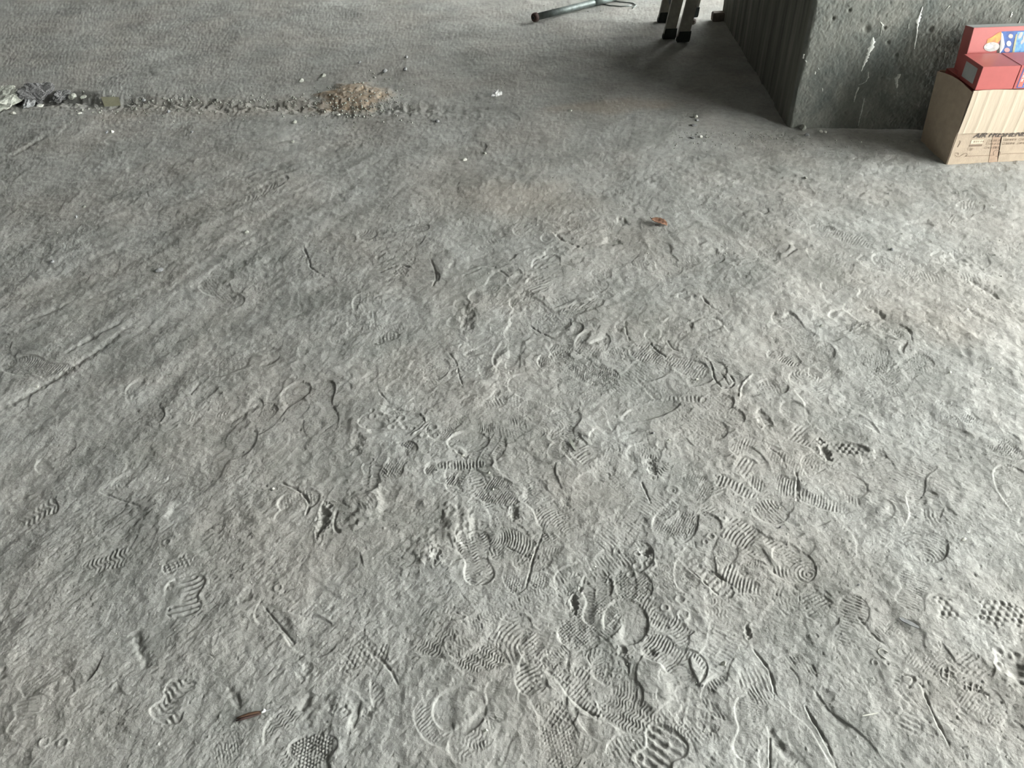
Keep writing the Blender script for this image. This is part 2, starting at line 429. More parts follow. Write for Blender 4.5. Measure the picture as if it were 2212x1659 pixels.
for pts, wd, dp in (
    ([(1173,1145), (1153,1197), (1146,1230), (1135,1270)], .0028, .0040), ([(1091,1177), (1142,1202)], .0022, .003),
    ([(1484,1226), (1561,1292)], .0022, .003), ([(1520,1222), (1594,1272)], .0028, .004), ([(1234,1509), (1265,1535), (1304,1553)], .0028, .004),
    ([(1538,788), (1543,818), (1558,836)], .0022, .0035), ([(1556,803), (1567,818), (1574,832)], .0022, .003),
    ([(1566,800), (1588,822), (1580,838), (1558,837)], .0028, .0045), ([(1597,861), (1600,832), (1626,808)], .003, -.003),
    ([(1720,1017), (1725,1045), (1722,1080)], .003, .004), ([(1385,1038), (1406,1085)], .0022, .0035),
    ([(909,894), (926,915), (888,943)], .0030, -.0040), ([(961,755), (987,784), (990,810), (999,833)], .0024, .0035),
    ([(816,845), (842,877)], .0022, .003), ([(816,877), (892,894)], .0022, .003), ([(1143,700), (1170,718), (1198,732)], .0026, .005),
    ([(1198,732), (1250,760), (1300,796)], .0020, .002), ([(608,1042), (650,1060), (670,1085), (660,1112)], .0030, .0045),
    ([(286,1361), (300,1400), (318,1441)], .0075, .0105), ([(564,1302), (600,1345), (636,1389)], .0022, .0035),
    ([(675,1497), (660,1515), (651,1536)], .0070, .0110), ([(493,1485), (505,1505), (520,1528)], .0060, .0080),
    ([(1623,1398), (1650,1430), (1668,1457), (1675,1498)], .0026, .0040), ([(1660,1562), (1672,1590), (1690,1620), (1720,1646)], .0065, .0095),
    ([(1664,1590), (1664,1659)], .0022, .0035), ([(1739,1521), (1770,1575), (1790,1610), (1813,1662)], .0030, .0045),
    ([(1992,1477), (2015,1540), (2053,1609)], .0024, .0038), ([(1785,1520), (1805,1545), (1830,1570)], .006, .006),
    ([(1950,1455), (1980,1462), (1962,1486)], .003, .004), ([(2110,1490), (2138,1500), (2136,1510)], .003, .004),
    ([(0,884), (90,835), (190,770), (300,690)], .010, .010), ([(140,765), (200,728), (262,695)], .008, .010),
    ([(0,350), (60,320), (100,296)], .012, .010), ([(0,700), (80,690), (150,655)], .008, .006),
    ([(410,852), (432,825)], .0040, .0060), ([(654,530), (670,568), (668,576), (700,598)], .0030, .005),
    ([(1505,770), (1530,770), (1545,800)], .003, -.002), ([(1941,700), (1965,712), (1970,740)], .0024, .003),
    ([(1870,663), (1900,672), (1912,690)], .006, .008), ([(2090,600), (2140,630), (2158,645)], .010, .010),
    ([(2060,655), (2110,680), (2150,700)], .008, .006), ([(980,968), (1000,986), (1004,990)], .003, .004),
    ([(1405,740), (1418,755), (1440,770)], .003, .005), ([(1442,735), (1455,755), (1475,757)], .003, .004),
    ([(728,1100), (718,1135), (735,1150)], .004, .004), ([(500,905), (530,890), (560,870)], .008, .006),
    ([(1350,690), (1352,720), (1360,735)], .003, .003), ([(785,1395), (840,1440), (860,1480)], .003, .003),
    ([(1850,1330), (1880,1370), (1920,1400)], .003, .002), ([(1195,500), (1215,520), (1260,535)], .005, .005),
    ([(1000,600), (1060,570), (1100,600)], .003, .003), ([(930,560), (945,600), (935,620)], .003, .003),
    ([(820,590), (860,570), (890,580)], .004, .005), ([(1515,640), (1530,660), (1560,680)], .004, .004),
    ([(10,1440), (0,1470)], .006, .008), ([(215,1060), (260,1075), (300,1090)], .003, .003)):
    groove(pts, wd, dp)
for a in ((1782,972,20,44,.011), (698,1118,26,70,.013), (1240,1300,16,40,.014), (1254,1270,8,14,.010), (1110,1105,22,30,.009), (1395,1190,26,18,.011),
          (800,1540,30,20,.004), (2190,1440,70,60,.012), (1650,905,30,40,.006), (1010,690,30,60,.006), (560,520,60,16,.005),
          (1345,475,30,16,.008), (1320,520,46,18,.008), (1480,640,40,18,.006), (1900,980,34,20,.004), (770,960,30,60,.004),
          (940,1195,22,40,.006), (1410,1010,20,44,.006), (1405,1410,30,18,.007), (1345,1405,18,18,.007), (1615,1365,14,26,.008),
          (1430,960,24,24,.004), (660,1450,40,30,.004), (1780,1500,40,30,.004), (2070,560,60,24,.009), (1960,520,80,20,.006),
          (530,1290,36,22,.004), (1990,480,50,16,.006), (1300,640,60,22,.004), (700,470,80,16,.006), (450,560,80,20,.005)):
    dent(*a)
# broad soft mounds
for a in ((790,1090,90,80,-.009), (985,1130,60,90,-.008), (915,1180,60,60,-.006), (550,560,50,20,-.006), (1290,980,200,90,-.004), (2140,760,120,80,-.006),
          (720,1560,90,120,-.006), (1180,1420,120,90,-.005), (330,1110,90,60,-.006)):
    dent(*a, rim=.1)

# crumbs of loose grit and fine crust
h = h.ravel()
press = np.abs(perlin(x*4, y*4, 60))
grain = perlin(x*75, y*75, 31)*.00055 + perlin(x*160, y*160, 32)*.00042 + perlin(x*45, y*45, 33)*.0006*sst(0, .4, perlin(x*3, y*3, 34)+.2)
h = h + grain*(1+.6*sst(2.5, 5, y))*(YR.repeat(len(S)) < 8.2)
sg = np.where(x-.15*(y-2) > 0, 1., -1.)
fl = perlin((x*.62-sg*y*.78)*48, (sg*x*.78+y*.62)*150, 39)
h = h - .0009*sst(.36, .62, fl)*sst(-.35, .25, perlin(x*3.4, y*3.4, 40)) + .0005*sst(.36, .62, -fl)
pk = perlin(x*120, y*120, 35)
h = h - .0016*sst(.52, .75, pk)*sst(-.3, .3, perlin(x*5, y*5, 36))
h = h + .0020*sst(.60, .85, perlin(x*95, y*95, 37))*sst(-.2, .4, perlin(x*2.5, y*2.5, 38))

# reddish sand heap beside the joint
oc = at(765, 207)
ox, oy = (x-oc[0]), (y-oc[1])
q1 = perlin(x*5+2, y*5, 51); q2 = perlin(x*13, y*13, 52); q3 = perlin(x*34, y*34, 53)
e = np.hypot(ox/.215, (oy+.05)/.25) + .35*q1 + .22*q2
sand = (1-sst(.62, 1.05, e))*(.80+.5*q3)
h = h + .022*(1-sst(.1, 1.15, e))*(1+.6*q2) + .012*(1-sst(.6, 1.1, e))*np.abs(q2)*.9 - .008*sst(.05, .35, q2+.6*q3)*(1-sst(.6, 1., e))
oc2 = at(1330, 228)
e2 = np.hypot((x-oc2[0])/.42, (y-oc2[1])/.13) + .5*q1
sand = np.maximum(sand, .30*(1-sst(.4, 1.1, e2)))
oc3 = at(1120, 430); sand = np.maximum(sand, .16*(1-sst(.3, 1.2, np.hypot((x-oc3[0])/.4, (y-oc3[1])/.25)+.5*q1)))
oc4 = at(440, 235); sand = np.maximum(sand, .14*(1-sst(.3, 1.2, np.hypot((x-oc4[0])/.7, (y-oc4[1])/.2)+.5*q1)))
oc5 = at(1990, 690); sand = np.maximum(sand, .10*(1-sst(.3, 1.2, np.hypot((x-oc5[0])/.25, (y-oc5[1])/.16)+.5*q1)))
dc = at(118, 215)
dk = (1-sst(.5, 1.05, np.hypot((x-dc[0])/.22, (y-dc[1])/.12)+.3*q1+.2*q2))
h = h - .010*dk

def build_floor():
    nr, nc = SH
    co_ = np.empty((nr*nc, 3), np.float32); co_[:, 0] = x; co_[:, 1] = y; co_[:, 2] = h
    idx = np.arange(nr*nc, dtype=np.int32).reshape(nr, nc)
    q = np.stack([idx[:-1, :-1], idx[:-1, 1:], idx[1:, 1:], idx[1:, :-1]], -1).reshape(-1)
    nf = (nr-1)*(nc-1)
    me = bpy.data.meshes.new('floor'); me.vertices.add(nr*nc); me.vertices.foreach_set('co', co_.ravel())
    me.loops.add(nf*4); me.loops.foreach_set('vertex_index', q)
    me.polygons.add(nf); me.polygons.foreach_set('loop_start', np.arange(0, nf*4, 4, dtype=np.int32))
    me.polygons.foreach_set('use_smooth', np.ones(nf, bool))
    me.update()
    a = me.attributes.new('sand', 'FLOAT_COLOR', 'POINT')
    c = np.zeros((nr*nc, 4), np.float32); c[:, 0] = np.clip(sand, 0, 1); c[:, 1] = np.clip(dk, 0, .8); c[:, 3] = 1
    a.data.foreach_set('color', c.ravel())
    me.materials.append(M_floor)
    o = bpy.data.objects.new('floor', me); C.objects.link(o)
    tag(o, 'grey dusty concrete floor covered with shoe prints', kind='structure')
    return o
build_floor()
hg = h.reshape(SH)
def fz(px_, py_):
    r = min(max(np.searchsorted(YR, py_), 0), SH[0]-1)
    c = min(max(np.searchsorted(S, px_/WID[r]), 0), SH[1]-1)
    return float(hg[r, c])
def ground(px_, py_):
    p = at(px_, py_); z = fz(*p); p = at(px_, py_, z); return np.array([p[0], p[1], fz(*p)])

# ---------------------------------------------------------------- big concrete pillar, ceiling, far walls
PA = np.array([1.405, 3.693]); PF = np.array([1.506, 5.585])
fd = np.array([1.865, 3.599])-PA; fd /= np.linalg.norm(fd)          # along the front face
fn = np.array([fd[1], -fd[0]])                                       # outward normal of the front (towards the camera)
sdv = (PF-PA)/np.linalg.norm(PF-PA); sn = np.array([-sdv[1], sdv[0]])  # side face, outward = left
LF = 2.6; LS = float(np.linalg.norm(PF-PA)); WZ = 4.0
def wall_px(px_, py_):
    d = ray(px_, py_); n3 = np.array([fn[0], fn[1], 0]); o = np.array([0, 0, H]); a = np.array([PA[0], PA[1], 0])
    t = ((a-o)@n3)/(d@n3); p = o+d*t
    return (p[:2]-PA)@fd, p[2]
def sc1(v): return np.array([v], float)
pits = [(*wall_px(1872, 63), .013), (*wall_px(2010, 64), .011), (*wall_px(1826, 244), .009), (*wall_px(1918, 92), .008), (*wall_px(1935, 120), .009),
        (*wall_px(1945, 150), .012), (*wall_px(1912, 60), .006), (*wall_px(1800, 40), .007), (*wall_px(1906, 168), .008), (*wall_px(1835, 22), .007)]
def wall_disp(s, z):
    d = .0022*perlin(s*9, z*9, 71) + .0013*perlin(s*30, z*30, 72) + .0010*perlin(s*70, z*70, 73) - .0014*sst(.35, .6, perlin(s*55, z*40, 74))
    d = d + .0010*sst(.35, .6, perlin(s*48, z*60, 75)) + .0006*perlin(s*150, z*150, 76)
    for a, b, r in pits: d = d - .011*np.exp(-(((s-a)/r)**2+((z-b)/r)**2)**1.5)
    # chipped arris
    chip = .5+.5*perlin(z*7, 0*z+.5, 77) + .3*perlin(z*24, 0*z+1.5, 78)
    d = d - .013*np.exp(-(s/(.004+.014*np.clip(chip, 0, 1)))**2)
    return d
def side_disp(s, z):
    d = .003*perlin(s*6, z*1.0, 81) + .0012*perlin(s*40, z*.8, 82) + .0012*perlin(s*20, z*20, 83)
    d = d - .020*np.exp(-((s-.31-.02*z)/.010)**2) - .010*sst(.30, .34, s-.02*z)
    for a, k in ((.62, .005), (.80, -.004), (1.0, .006), (1.25, -.004), (1.5, .005)):
        d = d + k*np.exp(-((s-a)/.018)**2)
    return d
def build_pillar():
    zs = np.concatenate([np.linspace(-.03, 1.15, 300), np.linspace(1.2, WZ, 30)])
    ss = np.linspace(LS, .02, 170); fs = np.concatenate([np.linspace(0.006, 1.25, 400), np.linspace(1.3, LF, 20)])
    SS, ZZ = np.meshgrid(ss, zs); d = side_disp(SS, ZZ)
    A = np.stack([PA[0]+sdv[0]*SS+sn[0]*d, PA[1]+sdv[1]*SS+sn[1]*d, ZZ], -1)
    FS, ZF = np.meshgrid(fs, zs); d = wall_disp(FS, ZF)
    B = np.stack([PA[0]+fd[0]*FS+fn[0]*d, PA[1]+fd[1]*FS+fn[1]*d, ZF], -1)
    # the arris retreats a little where the edge has crumbled
    ed = .5+.5*perlin(zs*8, 0*zs+3.3, 79)+.4*perlin(zs*35, 0*zs+2.3, 80)
    B[:, 0, :2] += (fd*.009)[None, :]*np.clip(ed, 0, 1)[:, None]
    V = np.concatenate([A, B], 1); nr, nc = V.shape[:2]
    # back closing columns
    e1 = PA+fd*LF; e2 = PF+fd*LF
    K = np.stack([np.stack([0*zs+e1[0], 0*zs+e1[1], zs], -1), np.stack([0*zs+e2[0], 0*zs+e2[1], zs], -1)], 1)
    V = np.concatenate([V, K], 1); nc = V.shape[1]
    idx = np.arange(nr*nc).reshape(nr, nc); nx = np.roll(idx, -1, 1)
    q = np.stack([idx[:-1], nx[:-1], nx[1:], idx[1:]], -1)
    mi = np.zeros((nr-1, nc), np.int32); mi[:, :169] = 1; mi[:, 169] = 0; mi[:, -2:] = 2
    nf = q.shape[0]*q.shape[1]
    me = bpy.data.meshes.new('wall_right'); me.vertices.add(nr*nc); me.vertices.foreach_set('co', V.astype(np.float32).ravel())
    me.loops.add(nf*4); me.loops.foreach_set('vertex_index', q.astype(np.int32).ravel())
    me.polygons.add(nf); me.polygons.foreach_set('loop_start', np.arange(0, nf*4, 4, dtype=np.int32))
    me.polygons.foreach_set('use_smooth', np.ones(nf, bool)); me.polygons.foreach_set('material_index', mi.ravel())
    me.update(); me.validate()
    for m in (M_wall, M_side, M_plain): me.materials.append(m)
    o = bpy.data.objects.new('wall_right', me); C.objects.link(o)
    tag(o, 'thick rough grey concrete pillar with white paint drips', kind='structure'); return o
pillar = build_pillar()

def drip(pts, m):
    bm = bmesh.new(); rows = []
    P = []
    for (a, b) in zip(pts[:-1], pts[1:]):
        for k in range(4):
            t = k/4; P.append(tuple(a[i]*(1-t)+b[i]*t for i in range(3)))
    P.append(pts[-1])
    for i, (px_, py_, wp) in enumerate(P):
        wj = wp*(.6+.9*random.random()); off = (random.random()-.5)*wp*.35
        r = []
        for sgn in (-1, -.4, .4, 1):
            s, z = wall_px(px_+off+sgn*wj/2, py_)
            dd = float(wall_disp(sc1(s), sc1(z))[0]) + (.0022 if abs(sgn) < .9 else -.0010)
            p = PA+fd*s+fn*dd; r.append(bm.verts.new((p[0], p[1], z)))
        rows.append(r)
    for a, b in zip(rows[:-1], rows[1:]):
        for k in range(3): bm.faces.new((a[k], a[k+1], b[k+1], b[k]))
    return mesh_obj('paint_drip', bm, m, pillar, smooth=True)
drip([(1993,14,2), (1990,24,6), (1985,38,8), (1982,50,9), (1982,58,5), (1980,75,3), (1977,93,3), (1975,106,2)], M_paint)
drip([(1886,80,2), (1885,90,10), (1881,105,12), (1875,119,11), (1870,130,8), (1865,143,4), (1861,154,2)], M_paint)
drip([(1901,47,3), (1906,53,5), (1904,64,2.5), (1902,76,2)], M_paint2)
drip([(1876,155,2), (1875,167,4), (1871,176,3), (1863,181,2), (1855,183,3)], M_paint2)
drip([(1855,188,3), (1851,198,4), (1847,209,3), (1845,220,2)], M_paint2)
drip([(1867,212,1.5), (1864,225,2), (1861,240,3), (1857,255,2), (1854,272,2)], M_paint2)
drip([(1942,160,7), (1937,172,11), (1936,180,8), (1937,190,3)], M_paint2)
drip([(2043,113,4), (2040,124,2), (2038,133,2)], M_paint2)
drip([(2051,12,4), (2046,18,3), (2041,21,2)], M_paint2)
drip([(2187,26,5), (2184,32,6), (2182,38,2)], M_paint)
drip([(2205,38,2), (2202,46,3), (2199,53,2)], M_paint2)
drip([(1737,118,3), (1736,125,4), (1735,128,2)], M_paint)
drip([(1740,130,4), (1741,134,3)], M_paint2)
drip([(1761,154,3), (1761,160,3)], M_paint)
drip([(1768,146,2), (1769,150,2)], M_paint2)
drip([(1777,190,3), (1777,197,2)], M_paint2)
drip([(1963,51,2), (1962,62,2)], M_paint2)

def slab(name, x0, x1, y0, y1, z0, z1, m, label):
    return tag(mesh_obj(name, box_bm(x0, x1, y0, y1, z0, z1), m), label, kind='structure')
XO = 6.6                                      # open side of the building
slab('ceiling', -8, XO, -6, 19, WZ, WZ+.25, M_plain, 'concrete ceiling slab above the dusty floor')
slab('wall_left', -8.2, -8, -6, 19, -.05, WZ, M_plain, 'plain grey concrete wall on the left')
slab('wall_far', -8, XO, 19, 19.2, -.05, WZ, M_plain, 'plain grey concrete wall at the far end')
slab('wall_near', -8, XO, -6.2, -6, -.05, WZ, M_plain, 'plain grey concrete wall behind the viewer')
slab('wall_side', XO, XO+.2, -6, -4.0, -.05, WZ, M_plain, 'plain grey concrete wall beside the opening')

# ---------------------------------------------------------------- cardboard carton with red bulb boxes
CX, CY, CH, CD, CW = 1.957, 3.187, .327, .262, .43
cz = 0.0
t_ = .004
carton = empty('cardboard_box', (CX, CY, cz))
tag(carton, 'open brown cardboard carton of red boxes against the concrete pillar', 'box')
def panel(name, f, nu, nv, m, parent=carton, thick=.004, smooth=True):
    """curved sheet: f(u,v) -> (x,y,z), given a real thickness"""
    bm = bmesh.new(); g = [[bm.verts.new(f(i/nu, j/nv)) for i in range(nu+1)] for j in range(nv+1)]
    for j in range(nv):
        for i in range(nu): bm.faces.new((g[j][i], g[j][i+1], g[j+1][i+1], g[j+1][i]))
    bm.normal_update()
    bmesh.ops.solidify(bm, geom=bm.faces[:], thickness=thick)
    o = mesh_obj(name, bm, m, parent, smooth=False)
    return o
wv = lambda a, b, s: float(perlin(sc1(a), sc1(b), s)[0])
panel('front_panel', lambda u, v: (u*CW, -.002+.0005*wv(u*3, v*3, 5)*math.sin(v*3.1), v*CH), 24, 12, M_card)
panel('left_panel', lambda u, v: (-.014*math.sin(v*math.pi)**1.0*math.sin(u*math.pi) + .002*wv(u*4, v*3, 9) - .026*u*v, u*CD, v*(CH-.004+.014*math.sin(u*3.1))), 20, 20, M_card)
panel('right_panel', lambda u, v: (CW, u*CD, v*CH), 2, 2, M_card)
panel('back_panel', lambda u, v: (u*CW-.02*(1-u)*v, CD, v*CH), 4, 2, M_card)
panel('bottom_panel', lambda u, v: (u*CW, v*CD, .004), 2, 2, M_card)
fl = panel('front_flap', lambda u, v: (-.002+u*(CW-.004)-.004*v, -.006-.003*math.sin(v*3.1)-.0010*abs(math.sin(u*CW/.052*math.pi+.6*math.sin(u*9)))**14-.0007*wv(u*9, v*2, 3),
        CH+.003-v*.183+.0025*math.sin(u*9)), 80, 14, M_card_in)
tag(fl, 'lighter inner face of the folded-down front flap')
panel('right_flap', lambda u, v: (CW+.004+.05*v, u*CD, CH-.14*v), 4, 3, M_card_in)

def decal(name, pts, m, parent, y=-.0, off=.0006, thick=.0004):
    """flat print on a plane y = const of the parent, points in (x,z)"""
    bm = bmesh.new(); vs = [bm.verts.new((a, y-off, b)) for a, b in pts]
    f = bm.faces.new(vs); bmesh.ops.triangulate(bm, faces=[f])
    bm.normal_update()
    return mesh_obj(name, bm, m, parent)
def rects(name, R_, m, parent, y=-.0032, kind=None):
    bm = bmesh.new()
    for (a, b, c, d) in R_:
        vs = [bm.verts.new(p) for p in ((a, y, b), (c, y, b), (c, y, d), (a, y, d))]; bm.faces.new(vs)
    o = mesh_obj(name, bm, m, parent)
    if kind: o['kind'] = kind
    return o
def front_px(px_, py_, yy=CY-.006):
    d = ray(px_, py_); t = yy/d[1]; p = np.array([0, 0, H])+d*t
    return p[0]-CX, p[2]
def text_obj(name, s, x, z, size, m, parent, y=-.0040, shear=.35, sx=1.0, bold=.0):
    cu = bpy.data.curves.new(name, 'FONT'); cu.body = s; cu.size = size; cu.shear = shear; cu.offset = bold; cu.fill_mode = 'FRONT'
    tmp = bpy.data.objects.new('tmp', cu); C.objects.link(tmp)
    bpy.context.view_layer.update()
    me = bpy.data.meshes.new_from_object(tmp.evaluated_get(bpy.context.evaluated_depsgraph_get()))
    bpy.data.objects.remove(tmp)
    me.name = name; me.materials.clear(); me.materials.append(m)
    me.transform(Matrix(((sx, 0, 0, x), (0, 0, 0, y), (0, 1, 0, z), (0, 0, 0, 1))))
    o = bpy.data.objects.new(name, me); C.objects.link(o); o.parent = parent
    return o
a = front_px(2103, 297); b = front_px(2212, 290)
text_obj('printed_title', 'AIR FRESHENER', a[0], a[1]-.0025, .030, M_ink, carton, bold=.0004, sx=1.17)
# small print: label, dark strip, rows of checkbox entries (too small to read in the photograph)
def glyphs(x0, z0, n, sz, gap):
    out = []
    for k in range(n):
        gx = x0+k*(sz+gap)
        for j in range(3): out.append((gx, z0+sz*(.05+.38*j), gx+sz*(.75+.25*random.random()), z0+sz*(.2+.38*j)))
        gx2 = gx+sz*random.choice((.15, .45, .7)); out.append((gx2, z0, gx2+sz*.18, z0+sz))
    return out
def fp(px_, py_): return front_px(px_, py_)
p1 = fp(2097, 311); p2 = fp(2126, 302)
rects('pale_label', [(p1[0], p1[1], p2[0], p2[1])], M_label, carton)
rects('label_characters', glyphs(p1[0]+.010, p1[1]+.005, 5, .0075, .0022), M_ink2, carton, y=-.0036)
p1 = fp(2094, 317.5); p2 = fp(2123, 312.5)
rects('dark_strip', [(p1[0], p1[1], p2[0], p2[1])], M_ink2, carton)
cb = []; gl = []
def checkbox(px_, py_, n, s=.010):
    a = fp(px_, py_); x0, z0 = a; k = .0012
    cb.extend([(x0, z0, x0+s, z0+k), (x0, z0+s-k, x0+s, z0+s), (x0, z0, x0+k, z0+s), (x0+s-k, z0, x0+s, z0+s)])
    gl.extend(glyphs(x0+s+.003, z0, n, s*.9, .0018))
for q in ((2133,307,4), (2169,305,4), (2201,304,4), (2130,314,5), (2165,313,4), (2198,312,4), (2127,322,5), (2091,325,1)): checkbox(*q)
checkbox(2235, 303, 5); checkbox(2232, 311, 5)
rects('checkboxes', cb, M_ink2, carton, y=-.0036, kind='stuff')
rects('small_characters', gl, M_ink2, carton, y=-.0036, kind='stuff')
rr_ = []
p0 = fp(2088, 338); pts = [(2064,338), (2070,339), (2078,335), (2086,331), (2090,333), (2088,338), (2150,335), (2152,331)]
def line_strip(pp, wd):
    bm = bmesh.new(); Q = [np.array(fp(*q)) for q in pp]
    for a, b in zip(Q[:-1], Q[1:]):
        d = (b-a)/max(np.linalg.norm(b-a), 1e-6); n = np.array([-d[1], d[0]])*wd
        bm.faces.new([bm.verts.new((v[0], -.0036, v[1])) for v in (a-n, b-n, b+n, a+n)])
    return bm
circ = [(2154+8*math.cos(t)*.95, 331.5-6.5*math.sin(t)) for t in np.linspace(-2.4, -2.4-2*math.pi*.93, 18)]
bm = line_strip([(2064,335), (2067,339), (2073,339), (2079,335), (2087,331), (2090,333), (2089,337), (2086,338), (2148,336)], .0010)
mesh_obj('printed_line', bm, M_ink2, carton)
mesh_obj('printed_circle', line_strip(circ, .0012), M_ink2, carton)
mesh_obj('printed_line', line_strip([(2163,333.5), (2212,331), (2260,329)], .0010), M_ink2, carton)
mesh_obj('printed_curl', line_strip([(2073,304), (2076,306), (2074,311), (2069,319)], .0012), M_ink2, carton)
mesh_obj('printed_curl', line_strip([(2064,331), (2071,331), (2070,336)], .0014), M_ink2, carton)
q = [fp(*v) for v in ((2135,356), (2155,355), (2156,336), (2162,300), (2166,292), (2146,293), (2140,330))]
decal('stain', q, M_tape, carton, y=-.0029, off=0)
q = [fp(*v) for v in ((2094,255), (2091,262), (2090,280), (2094,283), (2098,283), (2099,253))]
decal('tape_end', q, M_greylab, carton, y=-.0034, off=0)

# red boxes ----------------------------------------------------------------
def red_box(label, x0, y0, z0, w_, d_, h_, rz=0, tilt=0):
    e_ = empty('bulb_box', (x0, y0, z0), rz); e_.rotation_euler = (tilt, 0, rz)
    tag(e_, label, 'box', 'red bulb boxes in the carton')
    mesh_obj('box_body', box_bm(0, w_, 0, d_, 0, h_, bevel=.0015), M_red, e_)
    return e_
TOP = CH-.006
# lower layer, filling the carton
LOW = {(0, 0): 'red box buried under the grey labelled box inside the carton', (1, 0): 'red box buried at the middle front inside the carton', (1, 1): 'red box buried at the middle back inside the carton',
       (2, 0): 'red box buried at the right front inside the carton', (2, 1): 'red box buried at the right back inside the carton'}
for i in range(3):
    for j in range(2):
        if (i, j) == (0, 1): continue
        red_box(LOW[(i, j)], CX+.008+i*.138, CY+.006+j*.126, .010, .134, .120, .300)
red_box('dark red box sunk in the back left corner of the carton', CX+.001, CY+.134, .012, .138, .118, .328)
fr = red_box('red box lying on top of the carton, grey square label on its end', CX+.004, CY-.004, CH+.004, .156, .168, .094)
def quad(name, pts, m, parent):
    bm = bmesh.new(); f = bm.faces.new([bm.verts.new(p) for p in pts]); bm.normal_update(); return mesh_obj(name, bm, m, parent)
g = quad('end_label', [(-.0008, .030, .016), (-.0008, .030, .078), (-.0008, .128, .078), (-.0008, .128, .016)], M_greylab, fr); tag(g, 'grey square label')
quad('lid_seam', [(.150, .0, .0942), (.1515, .0, .0942), (.1515, .168, .0942), (.150, .168, .0942)], M_rust, fr)
fr2 = red_box('red box lying on the carton with a blue bordered white panel', CX+.162, CY-.004, CH+.004, .156, .168, .094)
rects('blue_border', [(.012, .004, .144, .090)], M_blue, fr2, y=-.0006)
rects('white_panel', [(.040, .010, .138, .084)], M_white, fr2, y=-.0010)
o = rects('red_strip', [(.016, .008, .034, .086)], mat('bright_red_print', (.75, .16, .12), .5), fr2, y=-.0010)
rects('panel_lines', [(.048, .016+.011*k, .048+.05+.03*random.random(), .0185+.011*k) for k in range(6)], M_greylab, fr2, y=-.0014)
def small_text(name, s, x, z, size, m, parent, y): return text_obj(name, s, x, z, size, m, parent, y=y, shear=0)
rects('strip_marks', glyphs(.019, .030, 1, .011, 0)+glyphs(.019, .046, 1, .011, 0)+glyphs(.019, .062, 1, .011, 0), M_white, fr2, y=-.0014)

# upright box behind, with the printed bulb and flame
zb = .3135+.0
bx = red_box('red box standing upright behind, printed with a bulb and flame', CX+.030, CY+.176, CH+.015, .30, .070, .179, 0, math.radians(-7))
def bpx(px_, py_):
    """pixel on the box front -> local coordinates of its front plane"""
    d = ray(px_, py_); o = np.array([0, 0, H]); org = np.array([CX+.030, CY+.176, CH+.015]); th = math.radians(-7)
    n3 = np.array([0, -math.cos(th), -math.sin(th)]); up3 = np.array([0, -math.sin(th), math.cos(th)])
    t = ((org-o)@n3)/(d@n3); p = o+d*t-org
    return p[0], p@up3
def bdecal(name, pp, m, lift):
    q = [bpx(*v) for v in pp]
    return decal(name, q, m, bx, y=0, off=lift)
bdecal('blue_panel', [(2163,68), (2260,64), (2260,116), (2155,120), (2167,98)], M_blue, .0006)
bdecal('light_blue_patch', [(2198,69), (2260,66), (2260,112), (2186,114), (2190,92)], M_lblue, .0009)
bdecal('dark_wedge', [(2163,82), (2168,96), (2160,112), (2154,119), (2153,106)], M_ink, .0009)
bdecal('flame', [(2131,93), (2133,84), (2138,82), (2146,78), (2155,71), (2163,68), (2164,82), (2160,87), (2153,94), (2143,92)], M_orange, .0012)
def ell(cx, cy, a, b, n=18, rot=0):
    return [(cx+a*math.cos(t)*math.cos(rot)-b*math.sin(t)*math.sin(rot), cy+a*math.cos(t)*math.sin(rot)+b*math.sin(t)*math.cos(rot)) for t in np.linspace(0, 2*math.pi, n, endpoint=False)]
bdecal('bulb_picture', ell(2142, 101, 17, 10, rot=-.12), M_silver, .0015)
bdecal('bulb_shine', ell(2137, 101, 8, 4, rot=-.3), M_white, .0018)
bdecal('bulb_shadow', ell(2139, 107, 7, 2, rot=-.3), M_greylab, .0021)
bdecal('white_stripe', [(2163,70), (2166,73), (2170,96), (2168,103), (2158,118), (2155,120), (2166,98)], M_white, .0015)
bdecal('yellow_bar', [(2194,74), (2198,73), (2191,113), (2186,114)], M_yellow, .0015)
bdecal('round_icon', ell(2183, 78, 5, 5), M_silver, .0015); bdecal('round_icon', ell(2179, 94, 5, 6), M_white, .0015)
bdecal('round_icon', ell(2175, 108, 6, 5), mat('pink_print', (.6, .3, .3), .5), .0015)
q = [(2204, 76, 4, 8), (2208, 90, 3, 6), (2214, 78, 4, 9), (2220, 92, 4, 7)]
for k in q: bdecal('light_smear', ell(*k, rot=.5), M_greylab, .0014)
quad('top_edge', [(0, 0, .1796), (.30, 0, .1796), (.30, .07, .1796), (0, .07, .1796)], M_greylab, bx)

